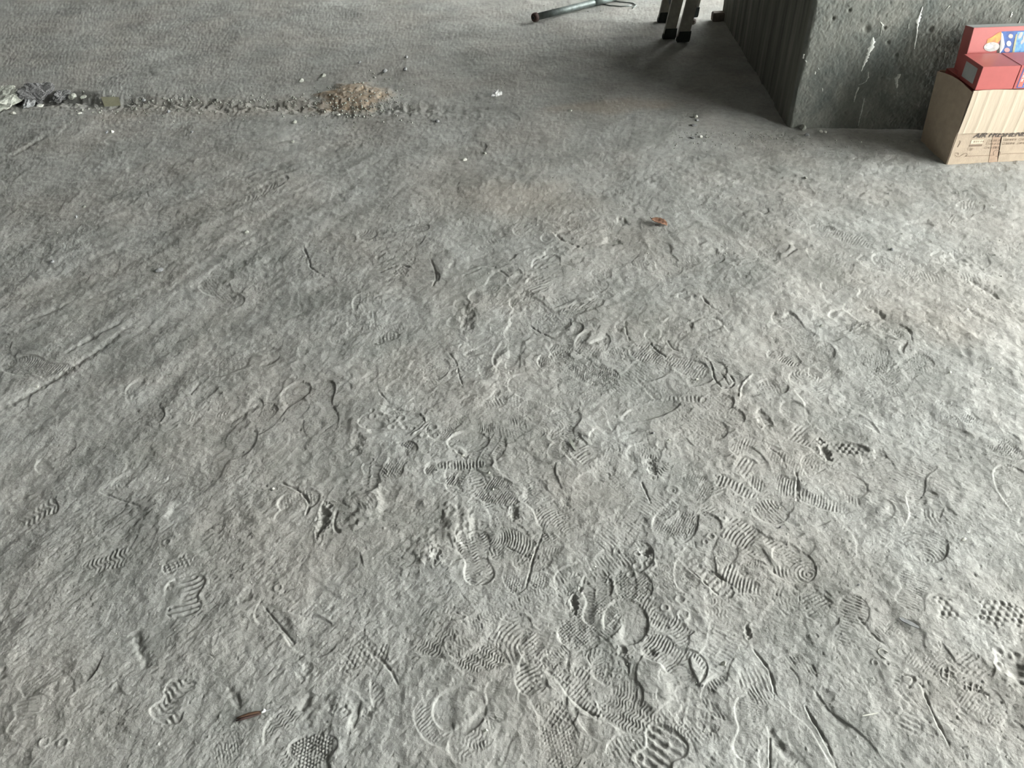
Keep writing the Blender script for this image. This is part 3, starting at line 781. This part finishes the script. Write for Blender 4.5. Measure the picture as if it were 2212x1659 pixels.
# ---------------------------------------------------------------- folded stepladder leaning on the pillar
lad = empty('stepladder', (1.16, 5.35, 0))
tag(lad, 'folded metal stepladder with black rubber feet leaning beside the pillar', 'ladder')
LX, LY = 1.16, 5.35
lean = np.array([.165, .015, 1.0]); lean /= np.linalg.norm(lean)
def rail(px_, py_, z0, wd, dp, length, name='rail'):
    g = at(px_, py_, z0); b = np.array([g[0]-LX, g[1]-LY, z0])
    bm = bmesh.new()
    # channel section
    prof = [(-wd/2, -dp/2), (wd/2, -dp/2), (wd/2, dp/2), (wd/2-.006, dp/2), (wd/2-.006, -dp/2+.006), (-wd/2+.006, -dp/2+.006), (-wd/2+.006, dp/2), (-wd/2, dp/2)]
    r0, r1 = [], []
    for (a, c) in prof:
        p = b+np.array([a, c, .03]); r0.append(bm.verts.new(p)); r1.append(bm.verts.new(p+lean*length))
    n = len(prof)
    for k in range(n): bm.faces.new((r0[k], r0[(k+1) % n], r1[(k+1) % n], r1[k]))
    bm.faces.new(r0[::-1]); bm.faces.new(r1); bmesh.ops.recalc_face_normals(bm, faces=bm.faces[:])
    rl = mesh_obj(name, bm, M_alu, lad)
    f = bmesh.new()
    hb = .062; pts = [(-1, -1), (1, -1), (1, 1), (-1, 1)]
    lv = []
    for z, k, sh in ((0, 1.10, -.010), (.012, 1.16, -.008), (hb*.8, 1.08, 0), (hb, 1.04, .003)):
        lv.append([f.verts.new((b[0]+a*wd/2*k+lean[0]*z, b[1]+c*dp/2*(k+.25)+lean[1]*z, b[2]+z)) for a, c in pts])
    for r_, s_2 in zip(lv[:-1], lv[1:]):
        for k in range(4): f.faces.new((r_[k], r_[(k+1) % 4], s_2[(k+1) % 4], s_2[k]))
    f.faces.new(lv[0][::-1]); f.faces.new(lv[-1]); bmesh.ops.recalc_face_normals(f, faces=f.faces[:])
    mesh_obj('foot', f, M_dark, rl)
    return b
f1 = rail(1444, 83, 0, .070, .028, 1.70); f2 = rail(1474, 89, 0, .070, .028, 1.66)
f3 = rail(1434, 47, 0, .080, .028, 1.60); f4 = rail(1495, 36, 0, .062, .028, 1.55)
for k, zz in enumerate((.17, .45, .73, 1.01, 1.29, 1.55)):
    a = f1+lean*zz+np.array([0, .012, .03]); b = f3+lean*zz+np.array([0, -.012, .03])
    bm = bmesh.new(); d = b-a
    for (ox_, oz_) in ((0, 0),):
        q0 = [bm.verts.new(a+np.array([u, 0, v])) for u, v in ((-.035, -.012), (.035, -.012), (.035, .012), (-.035, .012))]
        q1_ = [bm.verts.new(b+np.array([u, 0, v])) for u, v in ((-.035, -.012), (.035, -.012), (.035, .012), (-.035, .012))]
        for k2 in range(4): bm.faces.new((q0[k2], q0[(k2+1) % 4], q1_[(k2+1) % 4], q1_[k2]))
        bm.faces.new(q0[::-1]); bm.faces.new(q1_)
    bmesh.ops.recalc_face_normals(bm, faces=bm.faces[:])
    mesh_obj('step', bm, M_dark if k == 0 else M_alu, lad)
for zz in (.3, 1.2):
    a = f2+lean*zz+np.array([0, .012, .03]); b = f4+lean*zz+np.array([0, -.012, .03])
    mesh_obj('brace', tube_bm([a, b], .010, 8), M_alu, lad)

# ---------------------------------------------------------------- steel pole lying on the floor, loose wire
g0 = at(1155, 38, .03); g1 = at(1290, 4, .03)
dv = (g1-g0)/np.linalg.norm(g1-g0)
pole = empty('steel_pole', (g0[0], g0[1], .0))
tag(pole, 'grey galvanised steel pole lying on the far floor with a brown end cap', 'pole')
zc = .031
pp = lambda t, z=zc: (dv[0]*t, dv[1]*t, z)
mesh_obj('tube', tube_bm([pp(.012), pp(.3), pp(1.2), pp(2.4)], .0225, 20), M_pipe, pole, smooth=True)
mesh_obj('end_cap', tube_bm([pp(-.010), pp(.0), pp(.016), pp(.018)], [.027, .030, .030, .024], 20), M_rust, pole)
mesh_obj('cap_hole', tube_bm([pp(-.014), pp(-.009)], .010, 14), M_dark, pole)
mesh_obj('joint_sleeve', tube_bm([pp(.55), pp(.72)], .0245, 20), M_pipe, pole, smooth=True)
def on_floor(px_, py_, lift=0):
    p = ground(px_, py_); return (p[0], p[1], p[2]+lift)
W1 = [on_floor(*q, .004) for q in ((1290,4), (1300,9), (1318,13), (1340,15), (1358,14), (1364,12))]
tag(mesh_obj('loose_wire', tube_bm(W1, .0035, 8), M_pipe, smooth=True), 'thin grey wire curving away from the pole towards the ladder', 'wire')
W1 = [on_floor(*q, .004) for q in ((1296,-4), (1315,1), (1338,5), (1368,8), (1374,13), (1366,19))]
tag(mesh_obj('loose_wire', tube_bm(W1, .0035, 8), M_pipe, smooth=True), 'second thin wire with a hooked tip beside the pole', 'wire')

# ---------------------------------------------------------------- rubble and litter
def rock_bm(sx, sy, sz, seed, cuts=7, sub=2, rough=0):
    rnd = random.Random(seed); bm = bmesh.new(); bmesh.ops.create_icosphere(bm, subdivisions=sub+1, radius=1)
    for _ in range(cuts):
        n = Vector((rnd.gauss(0, 1), rnd.gauss(0, 1), rnd.gauss(0, 1))).normalized(); d = rnd.uniform(.5, .85)
        for v in bm.verts:
            k = v.co.dot(n)
            if k > d: v.co -= n*(k-d)
    for v in bm.verts:
        if rough: v.co *= 1+rough*float(perlin(sc1(v.co.x*2.3+v.co.z*1.7+seed), sc1(v.co.y*2.3-v.co.z*1.9), seed)[0])+rough*.5*float(perlin(sc1(v.co.x*6+v.co.z*5), sc1(v.co.y*6-v.co.z*4), seed)[0])
        v.co *= 1+rnd.uniform(-.03, .03)
        v.co = Vector((v.co.x*sx, v.co.y*sy, v.co.z*sz))
    return bm
def litter(name, px_, py_, wpx, hpx, hz_, m, label, cat, seed=None, rz=0, group=None, cuts=7, sub=1, rough=0):
    p = ground(px_, py_); dd = math.hypot(p[1], H)/F
    sx = wpx/2*dd; sz = hz_/2
    sy = max(hpx*dd*math.hypot(p[1], H)/H/2 - sz*.6, sx*.35)
    o = mesh_obj(name, rock_bm(sx, sy, sz, seed or int(px_+py_*3), cuts, sub, rough), m, loc=(p[0], p[1], p[2]+sz*.55))
    o.rotation_euler = (0, 0, rz)
    return tag(o, label, cat, group)
litter('rubble_lump', 10, 226, 74, 46, .10, M_stone, 'large pale concrete lump at the left edge of the rubble', 'rubble', 31, sub=3, rough=.25)
litter('rubble_lump', 81, 212, 70, 30, .09, M_stone2, 'dark grey crumbly lump among the rubble on the left', 'rubble', 32, sub=4, cuts=4, rough=.28)
litter('rubble_lump', 134, 216, 34, 20, .045, M_stone2, 'small dark lump right of the large dark one', 'rubble', 33, sub=3, rough=.5)
litter('rubble_chunk', 62, 229, 26, 18, .05, M_greych, 'light grey angular chunk in front of the dark lump', 'rubble', 34, sub=2, rough=.5, cuts=9)
litter('rubble_chunk', 40, 208, 16, 16, .03, M_stone2, 'narrow dark chunk between the pale lump and the dark lump', 'rubble', 35)
litter('rubble_shard', 87, 230, 15, 8, .022, M_chip, 'white pointed shard in front of the dark lump', 'rubble', 36, rz=-.6)
litter('rubble_shard', 22, 203, 13, 12, .035, M_chip, 'whitish square shard on top of the rubble at the left edge', 'rubble', 37)
litter('rubble_shard', 28, 246, 18, 5, .012, M_chip, 'thin pale strip lying in front of the large pale lump', 'rubble', 38)
litter('rubble_chunk', 160, 214, 18, 12, .03, M_stone, 'pale chunk at the right end of the rubble heap', 'rubble', 39)
litter('rubble_chunk', 182, 216, 12, 8, .02, M_stone, 'pale rounded chunk between the rubble heap and the buff board', 'rubble', 40)

p = ground(242, 226); ang0 = .12
e_ = bmesh.new()
cd = [(-.020, -.048), (.066, -.040), (.036, .034), (-.062, .030)]
lo_ = [e_.verts.new((a, b, .008+.30*(b+.05)+.10*max(0, -a))) for a, b in cd]
f = e_.faces.new(lo_); bmesh.ops.solidify(e_, geom=[f], thickness=-.009)
bmesh.ops.recalc_face_normals(e_, faces=e_.faces[:])
tag(mesh_obj('board_scrap', e_, M_straw, loc=(p[0], p[1], p[2]+.004)), 'buff coloured scrap of board on the floor right of the rubble', 'scrap')

def crumple(name, px_, py_, r, m, label, cat, seed):
    rnd = random.Random(seed); bm = bmesh.new(); bmesh.ops.create_icosphere(bm, subdivisions=3, radius=r)
    for v in bm.verts:
        k = .55+.75*abs(float(perlin(sc1(v.co.x/r*1.7+seed), sc1(v.co.y/r*1.7+v.co.z/r), seed)[0]))*1.6
        v.co *= k; v.co.z *= .75
    p = ground(px_, py_)
    return tag(mesh_obj(name, bm, m, loc=(p[0], p[1], p[2]+r*.45)), label, cat)
crumple('paper_scrap', 1073, 207, .026, M_white, 'small crumpled white paper scrap on the floor above the centre', 'paper', 5)

# brown curled leaf
p = ground(1424, 484)
bm = bmesh.new(); rows = []
for i in range(13):
    t = i/12*2-1; wd = .019*math.sqrt(max(0, 1-t*t))**1.2+.0008
    rows.append([bm.verts.new((t*.034, k*wd, .012+.010*t*t*(-1 if t > 0 else 1)*.6+.35*abs(k)**1.6*wd+.0015*math.sin(t*14+k*3))) for k in (-1, -.66, -.33, 0, .33, .66, 1)])
for a_, b_ in zip(rows[:-1], rows[1:]):
    for k in range(6): bm.faces.new((a_[k], b_[k], b_[k+1], a_[k+1]))
bm.normal_update(); bmesh.ops.solidify(bm, geom=bm.faces[:], thickness=.0012)
lf = empty('dry_leaf', (p[0], p[1], p[2]-.002), math.radians(-32)); tag(lf, 'small brown curled dry leaf on the pale dusty floor', 'leaf')
mesh_obj('blade', bm, M_leaf, lf, smooth=True)
mesh_obj('stalk', tube_bm([(-.030, 0, .014), (-.038, .003, .017), (-.044, .008, .018)], [.0014, .0011, .0008], 8), M_twig, lf)

# twig with a white tip
a = ground(512, 1555); b = ground(566, 1541)
tw = empty('twig', tuple(a)); tag(tw, 'brown split twig with a white tip lying at the lower left', 'twig')
d = b-a; L = float(np.linalg.norm(d[:2])); n2 = np.array([-d[1], d[0], 0])/L
def tp(t, s=0, z=.004): q = d*t+n2*s; return (q[0], q[1], d[2]*t+z)
mesh_obj('split_half', tube_bm([tp(0, .001), tp(.2, .0022), tp(.5, .0030), tp(.8, .0022), tp(1, .001)], [.0014, .0026, .0032, .0032, .0022], 8), M_twig, tw, smooth=True)
mesh_obj('split_half', tube_bm([tp(-.03, -.0035, .003), tp(.2, -.0028, .003), tp(.5, -.0022, .003), tp(.85, -.0016, .003), tp(.97, -.0018, .003)], [.0012, .0024, .0026, .0022, .0015], 8), M_rust, tw, smooth=True)
bm = rock_bm(.0055, .0050, .0042, 9, 5, 1)
for v in bm.verts: v.co += Vector(tp(1.07, .001, .006))
mesh_obj('white_tip', bm, M_white, tw, smooth=True)
mesh_obj('tail', tube_bm([tp(1.12, .001, .003), tp(1.22, .002, .002), tp(1.36, .003, .001)], [.0014, .0012, .0007], 6), M_greych, tw)

# thin pale thread lying at the lower right
W1 = [on_floor(*q, .0012) for q in ((1918,1409), (1908,1403), (1900,1402), (1896,1406), (1898,1412), (1908,1420), (1915,1424))]
tag(mesh_obj('thread', tube_bm(W1, .0009, 6), M_chip, smooth=True), 'thin pale bent thread lying on the floor at lower right', 'thread')
# pale slivers
def sliver(px0, py0, px1, py1, w0, m, label, th=.003):
    a = ground(px0, py0); b = ground(px1, py1); d = b-a; n = np.array([-d[1], d[0], 0]); n /= np.linalg.norm(n)
    bm = bmesh.new(); vs = []
    for t, k in ((0, .25), (.15, .8), (.6, 1), (.95, .55), (1, .2)):
        vs.append((a+d*t+n*w0*k, a+d*t-n*w0*k))
    ring_ = [v[0] for v in vs]+[v[1] for v in vs[::-1]]
    f = bm.faces.new([bm.verts.new((q[0], q[1], q[2]*0+max(a[2], b[2])+.002)) for q in ring_])
    bm.normal_update(); bmesh.ops.solidify(bm, geom=[f], thickness=th); bmesh.ops.recalc_face_normals(bm, faces=bm.faces[:])
    return tag(mesh_obj('sliver', bm, m), label, 'sliver')
sliver(1230, 950, 1243, 976, .0042, M_stone, 'pale narrow splinter lying among the prints near the centre')
sliver(1942, 1336, 1984, 1358, .0052, M_greych, 'flat pale grey splinter in the dust at lower right', .002)
sliver(1862, 1548, 1896, 1542, .0014, M_chip, 'very thin white splinter near the bottom right prints', .0015)

# brick bit at the foot of the pillar's far corner
p = at(1558, 44)
tag(mesh_obj('brick_fragment', box_bm(-.055, .05, -.03, .035, -.02, .035, bevel=.005), M_brick, loc=(p[0]-.01, p[1]-.0, .018)), 'brown brick fragment at the far foot of the pillar', 'brick')
litter('brick_fragment', 1497, 51, 13, 9, .05, M_brick, 'small brown brick piece on the floor behind the ladder feet', 'brick', 78)

# single pebbles that can be pointed at
peb = [
 (1505,821,8,6,.010,M_chip,'white pebble left of the two curved loop marks'),
 (2080,1168,12,9,.016,M_chip,'white pebble lying alone near the right edge'),
 (590,1057,8,7,.009,M_chip,'cream pebble above the square heel print at left'),
 (2052,805,7,5,.009,M_chip,'left one of two bright white chips near the right edge'),
 (2142,797,6,5,.009,M_chip,'right one of two bright white chips near the right edge'),
 (1774,706,8,6,.012,M_stone,'grey pebble left of the oval hollow on the right'),
 (2087,670,8,5,.011,M_chip,'pale pebble in the bright dust at the far right'),
 (1001,986,7,6,.008,M_chip,'pale pebble at the end of the scratch by the smooth heel print'),
 (1004,346,10,6,.014,M_chip,'cream pebble below the sand heap, right of it'),
 (1047,332,9,5,.010,M_stone,'pale flake just above and right of the cream pebble'),
 (698,165,12,6,.020,M_stone,'pale stone at the upper left rim of the sand heap'),
 (651,176,10,7,.022,M_stone,'grey stone left of the sand heap'),
 (731,249,9,5,.010,M_chip,'white chip at the lower rim of the sand heap'),
 (636,265,12,7,.018,M_stone,'small stone below left of the sand heap'),
 (633,308,9,6,.014,M_stone,'lone pebble below the sand heap on the left'),
 (945,264,9,6,.018,M_greych,'grey pebble right of the sand heap'),
 (878,125,9,6,.022,M_greych,'dark pebble on the far floor above the sand heap'),
 (876,152,10,7,.022,M_greych,'dark pebble just above the sand heap, right side'),
 (831,156,11,8,.022,M_greych,'grey pebble at the upper right rim of the sand heap'),
 (776,135,8,5,.014,M_greych,'small dark pebble on the far floor above the heap'),
 (172,246,10,5,.012,M_chip,'flat pale chip in front of the rubble heap'),
 (242,286,10,6,.016,M_chip,'pale pebble in front of the buff board'),
 (231,287,6,5,.014,M_greych,'grey pebble touching the pale pebble in front of the buff board'),
 (1504,254,8,5,.016,M_chip,'pale pebble at the front edge of the pillar shadow'),
 (1506,260,8,5,.010,M_greych,'dark pebble at the front edge of the pillar shadow'),
 (1499,272,14,5,.010,M_greych,'dark flat stone in front of the pillar shadow'),
 (1514,297,8,5,.012,M_chip,'white pebble in front of the dark flat stone'),
 (1496,299,9,6,.012,M_greych,'dark pebble beside the white one in front of the pillar'),
 (1733,280,14,12,.030,M_stone,'upright pale chip against the foot of the pillar'),
 (1742,293,12,7,.016,M_greych,'dark chip in front of the pillar foot'),
 (1773,287,8,6,.014,M_chip,'left one of the pale pebbles at the foot of the drip stained wall'),
 (1783,287,6,5,.012,M_chip,'right one of the pale pebbles at the foot of the drip stained wall'),
 (1232,240,9,5,.012,M_stone,'pebble at the lower edge of the red tinted dust'),
 (365,243,8,5,.014,M_greych,'dark crumb in the joint line right of the buff board'),
 (312,220,9,5,.018,M_greych,'dark crumb in the joint line close to the buff board'),
 (415,286,7,5,.014,M_greych,'dark lone crumb below the joint line'),
 (182,448,8,5,.014,M_stone,'pale pebble on the shaded floor at far left'),
 (165,470,6,5,.014,M_greych,'dark pebble on the shaded floor at far left'),
 (533,503,10,7,.014,M_stone,'pale pebble on the grey floor left of centre'),
 (345,585,18,12,.014,M_greych,'smooth grey stone on the shaded floor at left'),
 (80,837,11,6,.008,M_chip,'pale flake beside the long scored line at left'),
 (112,567,12,8,.012,M_greych,'rounded stone on the shaded left floor'),
 (1410,937,8,7,.009,M_greych,'dark grain below the smooth oval print'),
 (1445,952,7,6,.009,M_chip,'pale grain beside the dark grain below the oval print'),
 (1055,1023,9,8,.012,M_stone,'pebble at the right end of the ribbed print'),
 (1064,1058,8,7,.009,M_stone,'small pebble below the ribbed print'),
 (1683,1098,6,6,.009,M_chip,'white grain right of the printed ring'),
 (1685,1141,7,7,.010,M_greych,'dark grain below the white one, right of centre'),
 (1854,1265,7,7,.009,M_greych,'dark grain among fine prints at right'),
 (2034,1252,7,7,.009,M_greych,'dark grain left of the honeycomb print'),
 (1285,1225,7,5,.005,M_chip,'white flake above the barred print'),
 (1367,1600,9,5,.005,M_chip,'white flake above the deep barred print at the bottom'),
 (1563,1435,14,13,.014,M_stone,'round dusty pebble beside the long curved scratch'),
 (2157,1544,8,6,.007,M_chip,'white chip close to the bottom right corner'),
 (2092,1614,6,5,.006,M_chip,'tiny white chip at the bottom right'),
 (1049,1580,13,12,.014,M_stone,'round dusty pebble right of the smooth heel at the bottom'),
 (1740,135+250,7,5,.010,M_stone,'pebble on the floor in front of the wall'),
 (1926,540,9,7,.012,M_greych,'dark pebble on the bright floor in front of the carton'),
 (1150,1200,6,5,.006,M_chip,'pale grain beside the forked scratch'),
]
for (a, b, c, d, e2_, m, lab) in peb:
    litter('pebble', a, b, c, d, e2_, m, lab, 'pebble', group='pebbles scattered over the floor', cuts=6, sub=1)

# uncountable grit ----------------------------------------------------------
bm = bmesh.new(); rnd = random.Random(3)
def grain_at(px_, py_, r):
    p = ground(px_, py_)
    if p[0] > 1.93 and 3.16 < p[1] < 3.6: return
    if p[0] > 1.38 and p[1] > 3.56-(p[0]-1.4)*.2 and p[1] < 5.7: return
    o = Vector((p[0], p[1], p[2]+r*.15)); vs = []
    for q in ((1, 0, 0), (-1, .2, 0), (0, 1, .1), (.1, -1, 0), (0, 0, .8), (0, .1, -.8)):
        vs.append(bm.verts.new(o+Vector(q)*r*rnd.uniform(.6, 1.25)))
    for f in ((0, 2, 4), (2, 1, 4), (1, 3, 4), (3, 0, 4), (2, 0, 5), (1, 2, 5), (3, 1, 5), (0, 3, 5)): bm.faces.new([vs[k] for k in f])
for _ in range(700):
    grain_at(rnd.uniform(150, 900), 228+rnd.gauss(0, 14), rnd.uniform(.002, .011)*rnd.random()**.5)
for _ in range(160):
    grain_at(765+rnd.gauss(0, 60), 215+rnd.gauss(0, 26), rnd.uniform(.003, .009))
for _ in range(260):
    grain_at(rnd.uniform(1450, 1990), 285+abs(rnd.gauss(0, 16)), rnd.uniform(.0015, .006))
for _ in range(900):
    yy = rnd.uniform(0, 1)**1.3*1640+10; grain_at(rnd.uniform(0, 2212), yy, rnd.uniform(.0006, .0022)*(1.9 if yy < 600 else 1))
tag(mesh_obj('grit', bm, M_stone), 'loose grit and crumbs sprinkled over the dusty floor', 'grit', kind='stuff')
bpy.context.view_layer.update()
